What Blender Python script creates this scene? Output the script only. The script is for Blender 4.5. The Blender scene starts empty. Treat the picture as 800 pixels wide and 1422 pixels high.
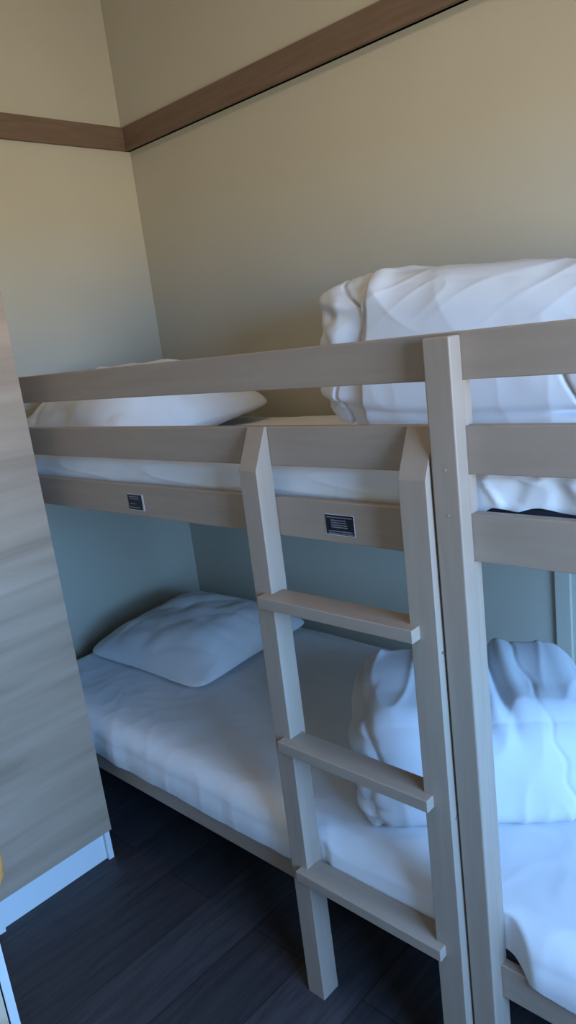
import bpy, bmesh, math, random
from mathutils import Vector, Matrix, noise
random.seed(7)
PI = math.pi
sc = bpy.context.scene
C = sc.collection

# ---------------------------------------------------------------- camera
CAM = Vector((1.9048, -1.0313, 1.55))
right = Vector((0.72593941, 0.67686204, -0.12194161))
up = Vector((-0.07507896, 0.25423467, 0.96422398))
fwd = Vector((-0.68364839, 0.69081294, -0.23537706))
cam = bpy.data.objects.new('camera', bpy.data.cameras.new('camera'))
C.objects.link(cam)
m = Matrix((right, up, -fwd)).transposed().to_4x4()
m.translation = CAM
cam.matrix_world = m
cam.data.sensor_fit = 'VERTICAL'
cam.data.sensor_height = 24.0
cam.data.lens = 24.0 * 1021.45 / 1422
cam.data.clip_start = 0.02
sc.camera = cam

# ---------------------------------------------------------------- world, light, exposure
SKY_STRENGTH = 16.0
EXPOSURE = 1.15
LAMP_W = 7.0
sc.view_settings.view_transform = 'Standard'
sc.view_settings.look = 'None'
sc.view_settings.gamma = 1.0
sc.view_settings.use_curve_mapping = False
sc.view_settings.exposure = EXPOSURE
w = bpy.data.worlds.new('sky'); sc.world = w; w.use_nodes = True
nt = w.node_tree; nt.nodes.clear()
tc = nt.nodes.new('ShaderNodeTexCoord'); sep = nt.nodes.new('ShaderNodeSeparateXYZ')
mr = nt.nodes.new('ShaderNodeMapRange'); mr.inputs[1].default_value = -1; mr.inputs[2].default_value = 1
cr = nt.nodes.new('ShaderNodeValToRGB'); bg = nt.nodes.new('ShaderNodeBackground'); wo = nt.nodes.new('ShaderNodeOutputWorld')
nt.links.new(tc.outputs['Generated'], sep.inputs[0]); nt.links.new(sep.outputs[2], mr.inputs[0])
nt.links.new(mr.outputs[0], cr.inputs[0]); nt.links.new(cr.outputs[0], bg.inputs[0]); nt.links.new(bg.outputs[0], wo.inputs[0])
e = cr.color_ramp.elements
e[0].position = 0.0; e[0].color = (.17, .15, .125, 1)
e[1].position = 1.0; e[1].color = (.20, .42, .9, 1)
for p, c in ((.33, (.30, .285, .24, 1)), (.485, (.55, .52, .44, 1)), (.505, (.29, .62, 1.15, 1)), (.60, (.24, .54, 1.08, 1))):
    q = e.new(p); q.color = c
bg.inputs[1].default_value = SKY_STRENGTH

# room dimensions (metres)
XL, XR, YB, YF, ZC = -0.7145, 3.30, 0.97, -2.05, 3.05
# window opening in the right wall
WY0, WY1, WZ0, WZ1 = -1.35, 0.25, 0.85, 2.08
# portal for the daylight coming in at the window
pl = bpy.data.lights.new('window_daylight', 'AREA'); pl.shape = 'RECTANGLE'
pl.size = WZ1 - WZ0; pl.size_y = WY1 - WY0; pl.cycles.is_portal = True
po = bpy.data.objects.new('window_daylight', pl); C.objects.link(po)
po.location = (XR + .1, (WY0 + WY1) / 2, (WZ0 + WZ1) / 2); po.rotation_euler = (0, PI / 2, 0)

# ---------------------------------------------------------------- materials
def mat(name, col, rough=.6, spec=.3, build=None):
    m = bpy.data.materials.new(name); m.use_nodes = True
    b = m.node_tree.nodes['Principled BSDF']
    b.inputs['Base Color'].default_value = (*col, 1)
    b.inputs['Roughness'].default_value = rough
    b.inputs['Specular IOR Level'].default_value = spec
    if build: build(m.node_tree, b)
    return m
def N(nt, t, **k):
    n = nt.nodes.new(t)
    for a, v in k.items():
        if a.startswith('i_'): n.inputs[a[2:]].default_value = v
        else: setattr(n, a, v)
    return n
def ramp(nt, stops):
    r = nt.nodes.new('ShaderNodeValToRGB'); el = r.color_ramp.elements
    el[0].position, el[0].color = stops[0][0], (*stops[0][1], 1)
    el[1].position, el[1].color = stops[-1][0], (*stops[-1][1], 1)
    for p, c in stops[1:-1]: x = el.new(p); x.color = (*c, 1)
    return r
def grain(scale, stops, nscale=6, bump=.02, detail=6, dist=.6):
    def f(nt, b):
        t = N(nt, 'ShaderNodeTexCoord'); mp = N(nt, 'ShaderNodeMapping'); mp.inputs['Scale'].default_value = scale
        n = N(nt, 'ShaderNodeTexNoise', i_Scale=nscale, i_Detail=detail, i_Distortion=dist); r = ramp(nt, stops)
        nt.links.new(t.outputs['Object'], mp.inputs[0]); nt.links.new(mp.outputs[0], n.inputs['Vector'])
        nt.links.new(n.outputs[0], r.inputs[0]); nt.links.new(r.outputs[0], b.inputs['Base Color'])
        if bump:
            bp = N(nt, 'ShaderNodeBump', i_Strength=.25, i_Distance=bump * .05)
            nt.links.new(n.outputs[0], bp.inputs['Height']); nt.links.new(bp.outputs[0], b.inputs['Normal'])
    return f
def fabric(c1, c2, sc_=9):
    def f(nt, b):
        t = N(nt, 'ShaderNodeTexCoord'); n = N(nt, 'ShaderNodeTexNoise', i_Scale=sc_, i_Detail=4.0)
        r = ramp(nt, [(.3, c1), (.7, c2)])
        n2 = N(nt, 'ShaderNodeTexNoise', i_Scale=600.0, i_Detail=2.0)
        bp = N(nt, 'ShaderNodeBump', i_Strength=.12, i_Distance=.0006)
        nt.links.new(t.outputs['Object'], n.inputs['Vector']); nt.links.new(t.outputs['Object'], n2.inputs['Vector'])
        nt.links.new(n.outputs[0], r.inputs[0]); nt.links.new(r.outputs[0], b.inputs['Base Color'])
        nt.links.new(n2.outputs[0], bp.inputs['Height']); nt.links.new(bp.outputs[0], b.inputs['Normal'])
    return f
TAN = (.50, .43, .33)
M = {}
M['wall'] = mat('tan_wall_panel', TAN, .55, .25, grain((1, 1, 1), [(.3, (.485, .442, .350)), (.7, (.51, .466, .372))], 2.2, 0, 2, 0))
M['trim'] = mat('brown_batten', (.20, .13, .09), .5, .3, grain((1, 1, 14), [(.3, (.145, .093, .064)), (.7, (.185, .122, .086))], 5))
M['ceiling'] = mat('ceiling_white', (.62, .55, .43), .8)
M['taupe_x'] = mat('taupe_painted_rail', (.34, .29, .24), .42, .4, grain((1.2, 14, 14), [(.25, (.335, .255, .195)), (.75, (.385, .298, .23))], 3))
M['taupe_z'] = mat('taupe_painted_post', (.34, .29, .24), .42, .4, grain((14, 14, 1.2), [(.25, (.335, .255, .195)), (.75, (.385, .298, .23))], 3))
M['oak'] = mat('greyed_oak_laminate', (.4, .33, .26), .5, .35,
    grain((6, .55, 7), [(.25, (.205, .142, .096)), (.42, (.33, .232, .160)), (.58, (.385, .275, .192)), (.8, (.45, .33, .24))], 2.3, .02, 7, .5))
M['white'] = mat('white_laminate', (.68, .68, .67), .45)
M['white_cotton'] = mat('white_cotton', (.8, .8, .8), .85, .1, fabric((.76, .755, .76), (.80, .795, .795)))
M['duvet'] = mat('white_duvet_fabric', (.84, .84, .85), .8, .1, fabric((.64, .64, .655), (.68, .68, .69), 5))
M['piping'] = mat('duvet_stitching', (.6, .6, .62), .85, .1)
M['grey_laminate'] = mat('pale_grey_laminate', (.36, .36, .36), .5)
M['dark_ticking'] = mat('dark_mattress_ticking', (.03, .032, .04), .9)
M['black_label'] = mat('black_label', (.012, .012, .018), .4)
M['label_paper'] = mat('label_paper', (.62, .62, .65), .5)
M['label_print'] = mat('label_print', (.26, .26, .29), .5)
M['steel'] = mat('screw_steel', (.5, .5, .5), .3, .5); M['steel'].node_tree.nodes['Principled BSDF'].inputs['Metallic'].default_value = .9
M['knob'] = mat('orange_beech', (.62, .36, .14), .35, .5, grain((3, 3, 12), [(.3, (.42, .17, .045)), (.7, (.50, .23, .07))], 8))
M['outdoor'] = mat('grey_outer_wall', (.5, .5, .48), .8)
def floor_nodes(nt, b):
    t = N(nt, 'ShaderNodeTexCoord'); mp = N(nt, 'ShaderNodeMapping'); mp.inputs['Rotation'].default_value = (0, 0, PI / 2)
    br = N(nt, 'ShaderNodeTexBrick', i_Scale=1.0); br.offset = .37
    br.inputs['Brick Width'].default_value = 1.25; br.inputs['Row Height'].default_value = .185
    br.inputs['Mortar Size'].default_value = .0016; br.inputs['Mortar Smooth'].default_value = .3
    br.inputs['Color1'].default_value = (.032, .030, .034, 1); br.inputs['Color2'].default_value = (.052, .050, .056, 1)
    br.inputs['Mortar'].default_value = (.014, .014, .016, 1)
    mp2 = N(nt, 'ShaderNodeMapping'); mp2.inputs['Scale'].default_value = (16, 1.4, 1)
    n = N(nt, 'ShaderNodeTexNoise', i_Scale=3.0, i_Detail=8.0, i_Distortion=1.0)
    mx = N(nt, 'ShaderNodeMix', data_type='RGBA', blend_type='MULTIPLY'); mx.inputs[0].default_value = 1
    r = ramp(nt, [(.28, (.62, .62, .64)), (.72, (1.3, 1.28, 1.25))])
    nt.links.new(t.outputs['Object'], mp.inputs[0]); nt.links.new(mp.outputs[0], br.inputs['Vector'])
    nt.links.new(t.outputs['Object'], mp2.inputs[0]); nt.links.new(mp2.outputs[0], n.inputs['Vector']); nt.links.new(n.outputs[0], r.inputs[0])
    nt.links.new(br.outputs['Color'], mx.inputs[6]); nt.links.new(r.outputs[0], mx.inputs[7]); nt.links.new(mx.outputs[2], b.inputs['Base Color'])
    bp = N(nt, 'ShaderNodeBump', i_Strength=.3, i_Distance=.001); nt.links.new(n.outputs[0], bp.inputs['Height']); nt.links.new(bp.outputs[0], b.inputs['Normal'])
M['floor'] = mat('dark_vinyl_planks', (.06, .06, .07), .5, .4, floor_nodes)
gm = bpy.data.materials.new('window_glass'); gm.use_nodes = True; gn = gm.node_tree; gn.nodes.clear()
go = gn.nodes.new('ShaderNodeOutputMaterial'); gx = gn.nodes.new('ShaderNodeMixShader'); gt = gn.nodes.new('ShaderNodeBsdfTransparent'); gg = gn.nodes.new('ShaderNodeBsdfGlossy')
gx.inputs[0].default_value = .06; gg.inputs['Roughness'].default_value = .02
gn.links.new(gt.outputs[0], gx.inputs[1]); gn.links.new(gg.outputs[0], gx.inputs[2]); gn.links.new(gx.outputs[0], go.inputs[0])
M['glass'] = gm

# ---------------------------------------------------------------- mesh helpers
def box(bm, x0, x1, y0, y1, z0, z1, bev=0, mi=0):
    r = bmesh.ops.create_cube(bm, size=1)
    vs = r['verts']
    for v in vs:
        v.co = Vector(((x0 + x1) / 2 + v.co.x * (x1 - x0), (y0 + y1) / 2 + v.co.y * (y1 - y0), (z0 + z1) / 2 + v.co.z * (z1 - z0)))
    fs = set(f for v in vs for f in v.link_faces)
    for f in fs: f.material_index = mi
    if bev:
        es = list(set(ed for v in vs for ed in v.link_edges))
        bmesh.ops.bevel(bm, geom=es, offset=bev, segments=3, profile=.5, affect='EDGES', clamp_overlap=True)
def prism(bm, prof, x0, x1, bev=0):
    """profile of (y,z) points extruded along x"""
    a = [bm.verts.new((x0, y, z)) for y, z in prof]; b = [bm.verts.new((x1, y, z)) for y, z in prof]
    n = len(prof); fs = [bm.faces.new(a), bm.faces.new(b[::-1])]
    for i in range(n): fs.append(bm.faces.new((a[i], b[i], b[(i + 1) % n], a[(i + 1) % n])))
    bmesh.ops.recalc_face_normals(bm, faces=fs)
    if bev:
        es = list(set(ed for v in a + b for ed in v.link_edges))
        bmesh.ops.bevel(bm, geom=es, offset=bev, segments=3, profile=.5, affect='EDGES', clamp_overlap=True)
def link(name, bm, mats, parent=None, smooth=False, origin=None):
    me = bpy.data.meshes.new(name)
    if origin is not None:
        bmesh.ops.translate(bm, verts=bm.verts, vec=-Vector(origin))
    bm.to_mesh(me); bm.free()
    for mm in (mats if isinstance(mats, (list, tuple)) else [mats]): me.materials.append(mm)
    if smooth:
        for p in me.polygons: p.use_smooth = True
    o = bpy.data.objects.new(name, me); C.objects.link(o)
    if origin is not None: o.location = origin
    if parent:
        o.parent = parent
        if origin is None: o.location = -(wloc(parent))
        else: o.location = Vector(origin) - wloc(parent)
    return o
def wloc(o):
    v = Vector((0, 0, 0))
    while o: v += o.location; o = o.parent
    return v
def boxes(name, lst, mats, parent=None, bev=0, origin=None):
    bm = bmesh.new()
    for b in lst: box(bm, *b[:6], bev=bev, mi=(b[6] if len(b) > 6 else 0))
    return link(name, bm, mats, parent, origin=origin)
def tag(o, label, cat, group=None):
    o['label'] = label; o['category'] = cat
    if group: o['group'] = group
    return o
def thing(name, loc, label, cat, group=None):
    o = bpy.data.objects.new(name, None); C.objects.link(o); o.location = loc; o.empty_display_size = .1
    return tag(o, label, cat, group)
def st(o): o['kind'] = 'structure'; return o

# ---------------------------------------------------------------- room shell
TZ0, TZ1 = 2.3338, 2.4198      # batten heights
T = .08
st(boxes('floor', [(XL - T, XR + T, YF - T, YB + T, -.05, 0)], M['floor']))
st(boxes('ceiling', [(XL - T, XR + T, YF - T, YB + T, ZC, ZC + .05)], M['ceiling']))
st(boxes('wall_left', [(XL - T, XL, YF - T, YB + T, 0, TZ0), (XL - T, XL - .0138, YF - T, YB + T, TZ0, ZC)], M['wall']))
st(boxes('wall_back', [(XL, XR + T, YB, YB + T, 0, TZ0), (XL - .0138, XR + T, YB - .016, YB + T, TZ0, ZC)], M['wall']))
st(boxes('wall_front', [(XL, XR + T, YF - T, YF, 0, ZC)], M['wall']))
st(boxes('wall_right', [(XR, XR + T, YF, YB, 0, WZ0), (XR, XR + T, YF, YB, WZ1, ZC), (XR, XR + T, YF, WY0, WZ0, WZ1), (XR, XR + T, WY1, YB, WZ0, WZ1)], M['wall']))
st(boxes('trim_1', [(XL - .0138, XL + .015, YF, YB - .015, TZ0, TZ1)], M['trim'], bev=.002))
st(boxes('trim_2', [(XL, XR, YB - .031, YB, TZ0, TZ1)], M['trim'], bev=.002))
st(boxes('trim_3', [(1.003, 1.05, YB - .014, YB, 0, 1.14)], M['wall'], bev=.002))
wn = bpy.data.objects.new('window_1', None); C.objects.link(wn); wn.location = (XR, (WY0 + WY1) / 2, WZ0); st(wn)
fr = .045
boxes('window_frame', [(XR + .01, XR + .07, WY0, WY0 + fr, WZ0, WZ1), (XR + .01, XR + .07, WY1 - fr, WY1, WZ0, WZ1),
      (XR + .01, XR + .07, WY0 + fr, WY1 - fr, WZ0, WZ0 + fr), (XR + .01, XR + .07, WY0 + fr, WY1 - fr, WZ1 - fr, WZ1)], M['white'], wn, bev=.003)
boxes('pane', [(XR + .035, XR + .041, WY0 + fr, WY1 - fr, WZ0 + fr, WZ1 - fr)], M['glass'], wn)
boxes('window_sill', [(XR - .05, XR + .01, WY0 - .04, WY1 + .04, WZ0 - .025, WZ0)], M['white'], wn, bev=.003)

# ---------------------------------------------------------------- unseen ceiling lamp, added to give warm light from above
lamp = thing('added_ceiling_lamp', (.75, -.15, ZC), 'unseen round ceiling lamp added for warm light above the bunk bed', 'lamp')
bm = bmesh.new(); bmesh.ops.create_cone(bm, cap_ends=True, segments=48, radius1=.17, radius2=.19, depth=.03)
o = link('lamp_base', bm, M['white']); o.parent = lamp; o.location = (0, 0, -.0155)
bm = bmesh.new(); bmesh.ops.create_uvsphere(bm, u_segments=40, v_segments=20, radius=.165)
bmesh.ops.delete(bm, geom=[v for v in bm.verts if v.co.z > .001], context='VERTS')
for v in bm.verts: v.co.z *= .4
gl = bpy.data.materials.new('glowing_opal_glass'); gl.use_nodes = True; gb = gl.node_tree.nodes['Principled BSDF']
gb.inputs['Emission Color'].default_value = (1, .80, .56, 1); gb.inputs['Emission Strength'].default_value = LAMP_W
o = link('diffuser', bm, gl, smooth=True); o.parent = lamp; o.location = (0, 0, -.031)

# ---------------------------------------------------------------- wardrobe
WX, WF, WN = -0.006, -0.0614, -0.447
wd = thing('wardrobe', (WX - .3, (WF + WN) / 2, 0), 'tall grey oak wardrobe with white plinth beside the bunk bed', 'wardrobe')
WH = 2.06
boxes('side_panel', [(XL + .01, WX - .019, WF - .018, WF, 0, WH)], M['white'], wd, .0008)
boxes('side_panel', [(XL + .01, WX - .019, WN, WN + .018, 0, WH)], M['white'], wd, .0008)
boxes('back_panel', [(XL + .01, XL + .02, WN + .018, WF - .018, .02, WH)], M['white'], wd)
boxes('top_panel', [(XL + .02, WX - .019, WN + .018, WF - .018, WH - .018, WH)], M['white'], wd)
boxes('bottom_panel', [(XL + .02, WX - .019, WN + .018, WF - .018, .10, .118)], M['white'], wd)
boxes('plinth', [(WX - .052, WX - .034, WN + .018, WF - .018, 0, .1)], M['white'], wd)
boxes('door', [(WX - .018, WX, WN + .001, WF, .11, WH)], M['oak'], wd, .001)

# ---------------------------------------------------------------- bunk bed frame
P0, P1, PF, PB = 1.253, 1.3028, .0338, .0198
R = dict(r1=(1.4454, 1.5198), r2=(1.2942, 1.3732), r3=(1.1463, 1.2286), r4=(.2545, .3298))
BX0, BX1 = -.69, 2.02
RT = .021
bed = thing('bunk_bed', (.6, .45, 0), 'taupe painted wooden bunk bed frame with long guard rails', 'bunk bed')
for x0, x1, h in ((P0, P1, 1.5155), (BX0, BX0 + .047, 1.5155), (BX1 - .047, BX1, 1.5155)):
    bm = bmesh.new(); box(bm, x0, x1, -PF, -.0002, 0, h, .0035)
    for a, b in ((0, .2545), (.3298, 1.1463), (1.2286, 1.2942), (1.3732, 1.4454)): box(bm, x0, x1, -.003, PB, a, b, .0)
    post = link('post', bm, M['taupe_z'], bed)
    if x0 == P0: main_post = post
RPX = 1.003
for x0 in (BX1 - .047,):
    boxes('post', [(x0, x0 + .047, YB - .055, YB - .008, 0, 1.33)], M['taupe_z'], bed, .003)
def rail(nm, z, y0=0, y1=RT):
    return boxes(nm, [(BX0, BX1, y0, y1, z[0], z[1])], M['taupe_x'], bed, .0025)
rail('guard_rail', R['r1']); rail('guard_rail', R['r2'])
side = rail('side_rail', R['r3'])
rail('side_rail', R['r4'])
rail('side_rail', R['r3'], YB - .077, YB - .056); rail('side_rail', R['r4'], YB - .077, YB - .056)
for z in (R['r3'], R['r4']):
    for x0 in (BX0 + .048, BX1 - .069):
        boxes('end_rail', [(x0, x0 + .02, RT + .001, YB - .078, z[0], z[1])], M['taupe_x'], bed, .002)
    s = boxes('slat_base', [(-.64 + i * .127, -.64 + i * .127 + .07, RT + .001, YB - .078, z[0] + .005, z[0] + .023) for i in range(20)]
              + [(BX0 + .07, BX1 - .07, .40, .44, z[0] - .0, z[0] + .0049)], M['taupe_x'], bed)
def warn(x0, x1, z0, z1, lines, edge):
    bm = bmesh.new()
    box(bm, x0 - .0012, x1 + edge, -.0008, .0005, z0 - .0015, z1 + .001, 0, 1)
    box(bm, x0, x1, -.0012, -.0007, z0, z1, 0, 0)
    rnd = random.Random(3)
    for a, b, f, h in lines:          # a..b across, f = height, h = letter height
        x = x0 + (x1 - x0) * a; xe = x0 + (x1 - x0) * b; zz = z0 + (z1 - z0) * f
        while x < xe:
            wl = rnd.uniform(.0012, .0030)
            hh = h * rnd.uniform(.7, 1)
            box(bm, x, min(x + wl, xe), -.00145, -.0011, zz - hh / 2, zz + hh / 2, 0, 2)
            x += wl + rnd.uniform(.0004, .0010)
    o = link('warning_label', bm, [M['black_label'], M['label_paper'], M['label_print']], side)
    return o
o = warn(.984, 1.053, 1.1635, 1.2025, [(.05, .95, .88, .0022), (.2, .72, .73, .0024), (.2, .75, .61, .0024), (.2, .77, .49, .0024), (.2, .78, .38, .0024), (.08, .95, .17, .0025), (.08, .95, .06, .0022)], .0012)
o['label'] = 'black printed label between the ladder sides'
o = warn(.320, .380, 1.1635, 1.2025, [(.1, .8, .86, .0022), (.1, .8, .72, .002), (.15, .5, .38, .002), (.1, .8, .15, .0022)], .006)
o['label'] = 'black label with white right edge'
def screw(bm, c, axis, r=.004, d=.0015):
    rr = bmesh.ops.create_cone(bm, cap_ends=True, segments=14, radius1=r, radius2=r * .8, depth=d)
    q = Vector((0, 0, 1)).rotation_difference(Vector(axis))
    bmesh.ops.rotate(bm, verts=rr['verts'], matrix=q.to_matrix(), cent=(0, 0, 0)); bmesh.ops.translate(bm, verts=rr['verts'], vec=c)
for z in (1.307, 1.232):
    bm = bmesh.new(); screw(bm, (1.279, -PF - .0003, z), (0, -1, 0), .0022, .001); link('screw_cap', bm, M['taupe_z'], main_post)

# ---------------------------------------------------------------- ladder
L0, LT, R0 = .8054, .0495, 1.1946
lad = thing('bed_ladder', (1.02, -.03, 0), 'taupe wooden three rung ladder standing against the bunk bed', 'ladder')
for x0 in (L0, R0):
    bm = bmesh.new()
    prism(bm, [(-.0556, 0), (-.0465, 1.2913), (-.007, 1.374), (-.0008, 1.374), (-.0008, 1.2), (-.003, 0)], x0, x0 + LT + (.005 if x0 == R0 else 0), .0012)
    s = link('side_upright', bm, M['taupe_z'], lad)
    if x0 == R0: su = s
for z in (1.0324, .698, .367):
    boxes('rung', [(L0 + .6 * LT, R0 + .4 * LT, -.0725, -.012, z - .025, z)], M['taupe_x'], lad, .0016)
for z, y in ((.985, -.036), (.655, -.034)):
    bm = bmesh.new(); screw(bm, (R0 + LT + .0058, y, z), (1, 0, 0), .0035, .003); link('screw', bm, M['steel'], su)

# ---------------------------------------------------------------- cloth helpers
def fbm(p, f, o=3):
    v = 0; a = 1
    for i in range(o): v += a * noise.noise(p * f); a *= .5; f *= 2.03
    return v
def ridge(p, f): return (1 - abs(noise.noise(p * f)) * 2.2)
def smooth(a, b, x):
    t = max(0, min(1, (x - a) / (b - a))); return t * t * (3 - 2 * t)
def cloth_grid(name, nx, ny, fn, mt, thick=.003, origin=None, parent=None):
    bm = bmesh.new(); vs = []
    for j in range(ny + 1):
        vs.append([bm.verts.new(fn(i / nx, j / ny)) for i in range(nx + 1)])
    for j in range(ny):
        for i in range(nx): bm.faces.new((vs[j][i], vs[j][i + 1], vs[j + 1][i + 1], vs[j + 1][i]))
    bmesh.ops.recalc_face_normals(bm, faces=bm.faces)
    o = link(name, bm, mt, parent, smooth=True, origin=origin)
    md = o.modifiers.new('thickness', 'SOLIDIFY'); md.thickness = thick; md.offset = 0
    return o
def rounded(half, r, n, bulge, disp, loc, rotz, name, mt, parent=None, lean=None):
    """pillowy rounded block; disp(local point, normal) -> offset vector"""
    bm = bmesh.new(); hx, hy, hz = half
    seen = {}
    def V(p):
        k = (round(p[0], 5), round(p[1], 5), round(p[2], 5))
        if k not in seen: seen[k] = bm.verts.new(p)
        return seen[k]
    def remap(t, h):     # spend vertices evenly over flat and rounded zones
        return t
    for ax in range(3):
        for s in (-1, 1):
            a, b = [(1, 2), (2, 0), (0, 1)][ax]
            na, nb = n[a], n[b]
            for i in range(na):
                for j in range(nb):
                    q = []
                    for di, dj in ((0, 0), (1, 0), (1, 1), (0, 1)):
                        p = [0, 0, 0]; p[ax] = s; p[a] = -1 + 2 * (i + di) / na; p[b] = -1 + 2 * (j + dj) / nb
                        q.append(V(tuple(p)))
                    bm.faces.new(q if s > 0 else q[::-1])
    H = Vector(half); inner = Vector([max(h - r, .001) for h in half])
    for v in bm.verts:
        u = v.co.copy(); p = Vector((u.x * hx, u.y * hy, u.z * hz))
        c = Vector([max(-inner[k], min(inner[k], p[k])) for k in range(3)])
        d = p - c
        if d.length > 1e-7: d.normalize()
        q = c + d * r
        q.z += bulge * (1 - u.x ** 2) * (1 - u.y ** 2) * (u.z if u.z > 0 else 0)
        q.y += bulge * .6 * (1 - u.x ** 2) * (1 - u.z ** 2) * u.y
        q.x += bulge * .5 * (1 - u.y ** 2) * (1 - u.z ** 2) * u.x
        v.co = q
    bm.normal_update()
    offs = [disp(v.co.copy(), v.normal.copy()) for v in bm.verts]
    for v, o in zip(bm.verts, offs): v.co += o
    if lean:
        for v in bm.verts: v.co = lean(v.co)
    zmin = min(v.co.z for v in bm.verts)
    o = link(name, bm, mt, None, smooth=True)
    o.location = loc; o.rotation_euler = (0, 0, rotz)
    if parent: o.parent = parent
    return o

# ---------------------------------------------------------------- lower bunk bedding
mz = .44
boxes_m = boxes('mattress', [(-.60, 1.93, .024, .885, .279, .40)], M['dark_ticking'], bev=.01)
tag(boxes_m, 'dark mattress on the lower bunk under the white sheet', 'mattress', 'mattresses of the bunk bed')
def low_sheet(u, v):
    x = -.605 + 2.545 * u
    # v: 0 back tuck .. 1 front hem
    hem = .318 + .010 * noise.noise(Vector((x * 3.1, 4.2, 0))) + .004 * noise.noise(Vector((x * 9, 1, 0)))
    hem += .030 * math.exp(-((x - 1.30) / .055) ** 2) + .004 * smooth(1.40, 1.50, x)
    R_ = .055
    yb, yf = .893, -.010 + .006 * smooth(1.25, 1.3, x)
    prof = []
    if v < .06: y, z = yb, .36 + (mz - .36 - .02) * (v / .06)
    elif v < .72:
        t = (v - .06) / .66; y = yb + (yf + R_ - yb) * t; z = mz - .02 * max(0, 1 - t * 12)
    elif v < .86:
        a = (v - .72) / .14 * PI / 2; y = yf + R_ - R_ * math.sin(a); z = mz - R_ + R_ * math.cos(a)
    else:
        t = (v - .86) / .14; y = yf - .004 * math.sin(t * PI); z = mz - R_ + (hem - mz + R_) * t
    p = Vector((x, y, z))
    n = .005 * fbm(p + Vector((3, 1, 0)), 2.5, 3)
    n += .002 * max(0, ridge(Vector((x * .8 + y * 1.1, y * .6 - x * .3, 2)), 6.0)) ** 3
    n += .0015 * max(0, ridge(Vector((x * 1.2 - y * .7, y + x * .4, 7)), 9.0)) ** 4
    if v < .78: p.z += n * min(1, v * 10)
    else:
        k = smooth(.78, .86, v); p.z += n * (1 - k); p.y -= n * k * .7 + .004 * k * noise.noise(Vector((x * 14, z * 4, 0)))
    # the cloth stays behind the post and the ladder uprights
    lim = -1
    for a_, b_, l_ in ((1.253, 1.3028, .0235), (.8054, .8549, .001), (1.1946, 1.2491, .001), (1.973, 2.02, .0235), (.8, 1.25, -.008)):
        dd = max(a_ - x, x - b_, 0); lim = max(lim, l_ - smooth(0, .11, max(0, dd - .006)) * .06)
    p.y = max(p.y, lim)
    # left end tuck
    e = smooth(0, .02, u); p.z -= (1 - e) * .05
    return p
sh = cloth_grid('bed_sheet', 300, 110, low_sheet, M['white_cotton'], .003)
tag(sh, 'white sheet spread over the lower bunk mattress, hanging over its rail', 'bed sheet', 'white sheets on the two bunks')

def pillow(name, a, b, t, loc, rot, seed, mt, crease=1.0, flat=.35):
    bm = bmesh.new(); n = 84; top = []; bot = []
    def P(u, v, s):
        r = 1 - .07 * (1 - v * v) * abs(u) ** 3; q = 1 - .07 * (1 - u * u) * abs(v) ** 3
        x = a * u * r; y = b * v * q
        k = 1 - .10 * (abs(u) ** 6 * abs(v) ** 6); x *= k; y *= k
        h = t * (max(0, 1 - abs(u) ** 2.6) ** .62) * (max(0, 1 - abs(v) ** 2.6) ** .62)
        p = Vector((x, y, 0)); pp = p * 1 + Vector((seed, seed * 2, s))
        w_ = .13 * t * fbm(pp, 4.5, 3)
        # soft creases running in from the edges and corners
        cr = max(0, ridge(Vector((pp.x * 1.0 + pp.y * .35, pp.y * .5 - pp.x * .3, seed)), 7)) ** 4
        cr2 = max(0, ridge(Vector((pp.x * .4 - pp.y, pp.x * .5, seed + 5)), 6)) ** 5
        edge = max(abs(u), abs(v)); env = (1 - edge ** 8)
        z = h + (w_ - .012 * crease * (cr + cr2) * (.4 + .6 * edge)) * min(1, h / (t * .4)) * env
        return Vector((x, y, z if s > 0 else -z * flat))
    for j in range(n + 1):
        top.append([]); bot.append([])
        for i in range(n + 1):
            u = math.sin((-1 + 2 * i / n) * PI / 2); v = math.sin((-1 + 2 * j / n) * PI / 2)
            tv = bm.verts.new(P(u, v, 1)); top[-1].append(tv)
            bot[-1].append(tv if i in (0, n) or j in (0, n) else bm.verts.new(P(u, v, -1)))
    for j in range(n):
        for i in range(n):
            bm.faces.new((top[j][i], top[j][i + 1], top[j + 1][i + 1], top[j + 1][i]))
            bm.faces.new((bot[j][i], bot[j + 1][i], bot[j + 1][i + 1], bot[j][i + 1]))
    o = link(name, bm, mt, None, smooth=True); o.location = loc; o.rotation_euler = rot
    return o
p = pillow('pillow', .335, .300, .118, (-.215, .545, .480), (.03, .0, .03), 1.3, M['white_cotton'], .35)
tag(p, 'plump white pillow lying on the lower bunk in the corner', 'pillow', 'white pillows on the two bunks')

def settle(o, z0):
    """press the underside flat onto what carries it"""
    mw = Matrix.Translation(o.location) @ o.rotation_euler.to_matrix().to_4x4(); iv = mw.inverted()
    for v in o.data.vertices:
        q = mw @ v.co
        if q.z < z0: q.z = z0; v.co = iv @ q
settle(p, mz + .004)
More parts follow.
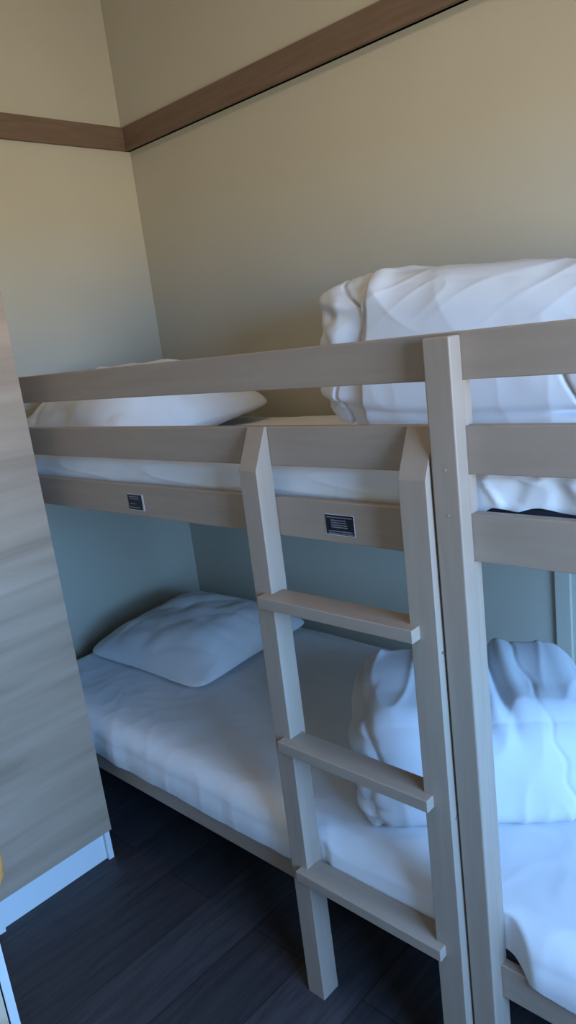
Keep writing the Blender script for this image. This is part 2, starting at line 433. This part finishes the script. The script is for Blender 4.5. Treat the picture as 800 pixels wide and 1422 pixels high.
# folded duvet on the lower bunk
def low_duvet_disp(p, n):
    d = .006 * fbm(p + Vector((9, 0, 4)), 4.0, 2)
    side = smooth(-.19, -.245, p.x)                       # ruffled folded edge at the left end
    d += side * (.020 * abs(noise.noise(Vector((p.x * 5, p.y * 7, p.z * 22 + 3)))) + .009 * noise.noise(Vector((p.z * 38, p.y * 9, 1))) - .004)
    d -= .012 * math.exp(-((p.x + .225 - .012 * math.sin(p.z * 40)) / .010) ** 2) * smooth(.02, -.1, p.y)
    # two long soft folds running down from the upper back edge on the right part
    h = p.y * .55 + p.z                                   # runs up the front and back over the top
    s = p.x - .045 - .16 * (.12 - h) + .012 * noise.noise(Vector((h * 7, 3, 0)))
    topw = smooth(-.06, .15, h)
    for off, wd_, dp in ((-.040, .016, .020), (.018, .012, .020)):
        d -= dp * math.exp(-((s - off) / wd_) ** 2) * topw
    for off, wd_, dp in ((-.010, .016, .016), (.052, .020, .010)):
        d += dp * math.exp(-((s - off) / wd_) ** 2) * topw
    # scalloped stitching line
    q = (p.x - .155 + .20 * h - .006 * math.sin(h * 70)) / .004
    d -= .004 * math.exp(-q * q)
    d += .005 * max(0, ridge(Vector((p.x * 1.8, p.y * .5 + p.z * .5, 3)), 6)) ** 3
    return n * d
def low_lean(c):
    k = (c.z + .16) / .32
    c.y += .05 * k * k + .0; c.z += .10 * max(0, c.y + .02) * k
    c.x *= 1 + .03 * (1 - k)
    return c
ang = math.atan2(.27, .38)
A = Vector((.965, .03)); dv = Vector((math.cos(ang), math.sin(ang))); bv = Vector((-dv.y, dv.x))
cen = A + dv * .262 + bv * .185
dl = rounded((.262, .185, .128), .060, (110, 70, 60), .022, low_duvet_disp, (cen.x, cen.y, 0.572), ang, 'folded_duvet', M['duvet'], lean=low_lean)
settle(dl, mz + .004)
tag(dl, 'folded white duvet on the lower bunk behind the ladder and post', 'duvet', 'folded white duvets on the two bunks')

# ---------------------------------------------------------------- upper bunk bedding
um = boxes('mattress', [(-.63, 1.93, .036, .885, 1.1705, 1.235)], M['dark_ticking'], bev=.01)
tag(um, 'dark thin mattress on the upper bunk under the white sheet', 'mattress', 'mattresses of the bunk bed')
def up_sheet(u, v):
    x = -.635 + 2.575 * u
    crum = smooth(1.27, 1.33, x)
    top = 1.258 + .022 * math.exp(-0)
    hem = 1.212 + crum * (.018 + .014 * noise.noise(Vector((x * 16, 2, 0))))
    yb, yf = .89, .030
    R_ = .035
    tz = 1.262
    if v < .05: y, z = yb, 1.20 + (tz - 1.20) * v / .05
    elif v < .6:
        t = (v - .05) / .55; y = yb + (yf + R_ - yb) * t; z = tz
        z += .030 * smooth(.75, 1.0, t) * (1 + .2 * crum)
    elif v < .78:
        a = (v - .6) / .18 * PI / 2; y = yf + R_ - R_ * math.sin(a); z = tz + .030 * (1 + .2 * crum) - R_ + R_ * math.cos(a)
    else:
        t = (v - .78) / .22; y = yf; zt = tz + .030 * (1 + .2 * crum) - R_; z = zt + (hem - zt) * t
    p = Vector((x, y, z))
    n = .006 * fbm(p + Vector((13, 1, 0)), 3.5, 3) + .004 * max(0, ridge(Vector((x * .6 + z * 3, y * .6 + z * 5, 2)), 5)) ** 3
    if v < .68: p.z += n * min(1, v * 12) - .004
    else:
        p.y += -n * .6 + .003
        p.y += crum * (.010 * max(0, noise.noise(Vector((x * 22, z * 14, 3)))) - .010 * max(0, ridge(Vector((x * 1.5 + z * 1.3, z, 9)), 14)) ** 3 * .6)
    p.y = max(p.y, .0245) if v > .5 else p.y
    return p
us = cloth_grid('bed_sheet', 420, 110, up_sheet, M['white_cotton'], .002)
tag(us, 'white sheet covering the upper bunk mattress, crumpled behind the rails', 'bed sheet', 'white sheets on the two bunks')
p = pillow('pillow', .37, .36, .20, (-.325, .525, 1.310), (.05, .02, -.02), 4.1, M['white_cotton'], 1.3)
settle(p, 1.264)
tag(p, 'white pillow on the upper bunk, half hidden behind the guard rails', 'pillow', 'white pillows on the two bunks')

def up_duvet_disp(p, n):
    d = .006 * fbm(p + Vector((2, 7, 1)), 4.0, 3)
    w_ = p.z + .5 * p.y
    # quilting lines: long scallops crossing the front and top
    for x0, ph in ((.20, .6), (-.36, 2.2)):
        q = (p.x - x0 - .040 * math.sin(w_ * 19 + ph)) / .005
        d -= .014 * math.exp(-q * q)
        q = (p.x - x0 - .040 * math.sin(w_ * 19 + ph)) / .05
        d -= .010 * math.exp(-q * q) * .6
    # straight folded seam near the left end, where the front layer starts
    q = (p.x + .315 - .006 * math.sin(p.z * 14)) / .005
    fr_ = smooth(.0, -.7, n.y)
    d -= .020 * math.exp(-q * q) * fr_
    d -= .022 * smooth(-.31, -.33, p.x) * fr_
    d += .012 * math.exp(-((p.x + .285) / .03) ** 2) * smooth(.1, .18, p.z)
    # layer folds along the length
    for z0, dep, wd_ in ((-.125, .030, .012),):
        q = (p.z - z0 - .012 * math.sin(p.x * 7)) / wd_
        d -= dep * math.exp(-q * q) * (.25 + .75 * smooth(.12, .24, p.x))
    end = smooth(-.33, -.40, p.x)
    d += end * (.022 * noise.noise(Vector((p.y * 11, p.z * 15, 2))) + .010 * noise.noise(Vector((p.y * 25, p.z * 28, 5))))
    d += .0025 * max(0, ridge(Vector((p.x * 1.2 + p.z * .9, p.z * .8 - p.x * .4, 6)), 5)) ** 3
    d += .003 * max(0, ridge(Vector((p.x * .9 - p.z * 1.2, p.y, 2)), 9)) ** 4 * smooth(.0, .2, p.z)
    return n * d
du = rounded((.47, .215, .185), .08, (230, 60, 110), .008, up_duvet_disp, (1.08, .655, 1.447), .09, 'folded_duvet', M['duvet'])
du.rotation_euler = (0, .085, .10)
settle(du, 1.264)
tag(du, 'thick folded white duvet on the upper bunk against the wall', 'duvet', 'folded white duvets on the two bunks')

# ---------------------------------------------------------------- low cabinet and bowl at the lower left border of the picture
fd = Vector((1.1345 - CAM.x, -.8005 - CAM.y, 0)).normalized()     # into the depth of the cabinet
cab = thing('low_cabinet', (1.1345, -.8005, 0), 'low oak cabinet with a white front edge in the bottom left corner', 'cabinet')
cab.rotation_euler = (0, 0, math.atan2(fd.y, fd.x) + .01)          # local x = depth, local y = towards the left
CH, CW, CD = .943, .46, .36
def cpart(name, lst, mt, bev=.0008, par=None):
    bm = bmesh.new()
    for q in lst: box(bm, *q, bev=bev)
    o = link(name, bm, mt); o.parent = par or cab; return o
# in this frame +y points to the right of the viewer's line, so the body lies at negative y
sg = 1
cpart('side_panel', [(0, CD, 0 * sg, .010, 0, CH - .0185)], M['grey_laminate'])
cpart('side_panel', [(0, CD, CW - .010, CW, 0, CH - .0185)], M['grey_laminate'])
cpart('top_panel', [(0, CD, 0, CW, CH - .018, CH)], M['grey_laminate'])
cpart('back_panel', [(CD - .012, CD, .0105, CW - .0105, .02, CH - .0185)], M['grey_laminate'])
cpart('plinth', [(.03, .045, .0105, CW - .0105, 0, .07)], M['grey_laminate'])
cd_ = cpart('door', [(.002, .020, .0115, CW - .0115, .072, CH - .02)], M['oak'])
bm = bmesh.new(); screw(bm, (-.008, CW - .05, .60), (-1, 0, 0), .014, .02); link('knob', bm, M['steel']).parent = cd_
# wooden bowl
prof = [(.0, .0), (.020, .0), (.022, .004), (.034, .012), (.0445, .030), (.0455, .046), (.0435, .0545), (.0415, .0545), (.041, .044), (.031, .018), (.0, .011)]
seg = 40; bm = bmesh.new(); rings = []
for r, z in prof:
    rings.append([bm.verts.new((r * math.cos(2 * PI * k / seg), r * math.sin(2 * PI * k / seg), z)) for k in range(seg)])
for a_, b_ in zip(rings, rings[1:]):
    for k in range(seg): bm.faces.new((a_[k], a_[(k + 1) % seg], b_[(k + 1) % seg], b_[k]))
bmesh.ops.remove_doubles(bm, verts=bm.verts, dist=.0001); bmesh.ops.recalc_face_normals(bm, faces=bm.faces)
bw = link('wooden_bowl', bm, M['knob'], None, smooth=True)
yl = Vector((-math.sin(cab.rotation_euler.z), math.cos(cab.rotation_euler.z), 0))
pb = Vector((1.1345, -.8005, CH + .0005)) + fd * .055 + yl * .021
bw.location = pb
tag(bw, 'small round orange wooden bowl standing on the edge of the low cabinet', 'bowl')
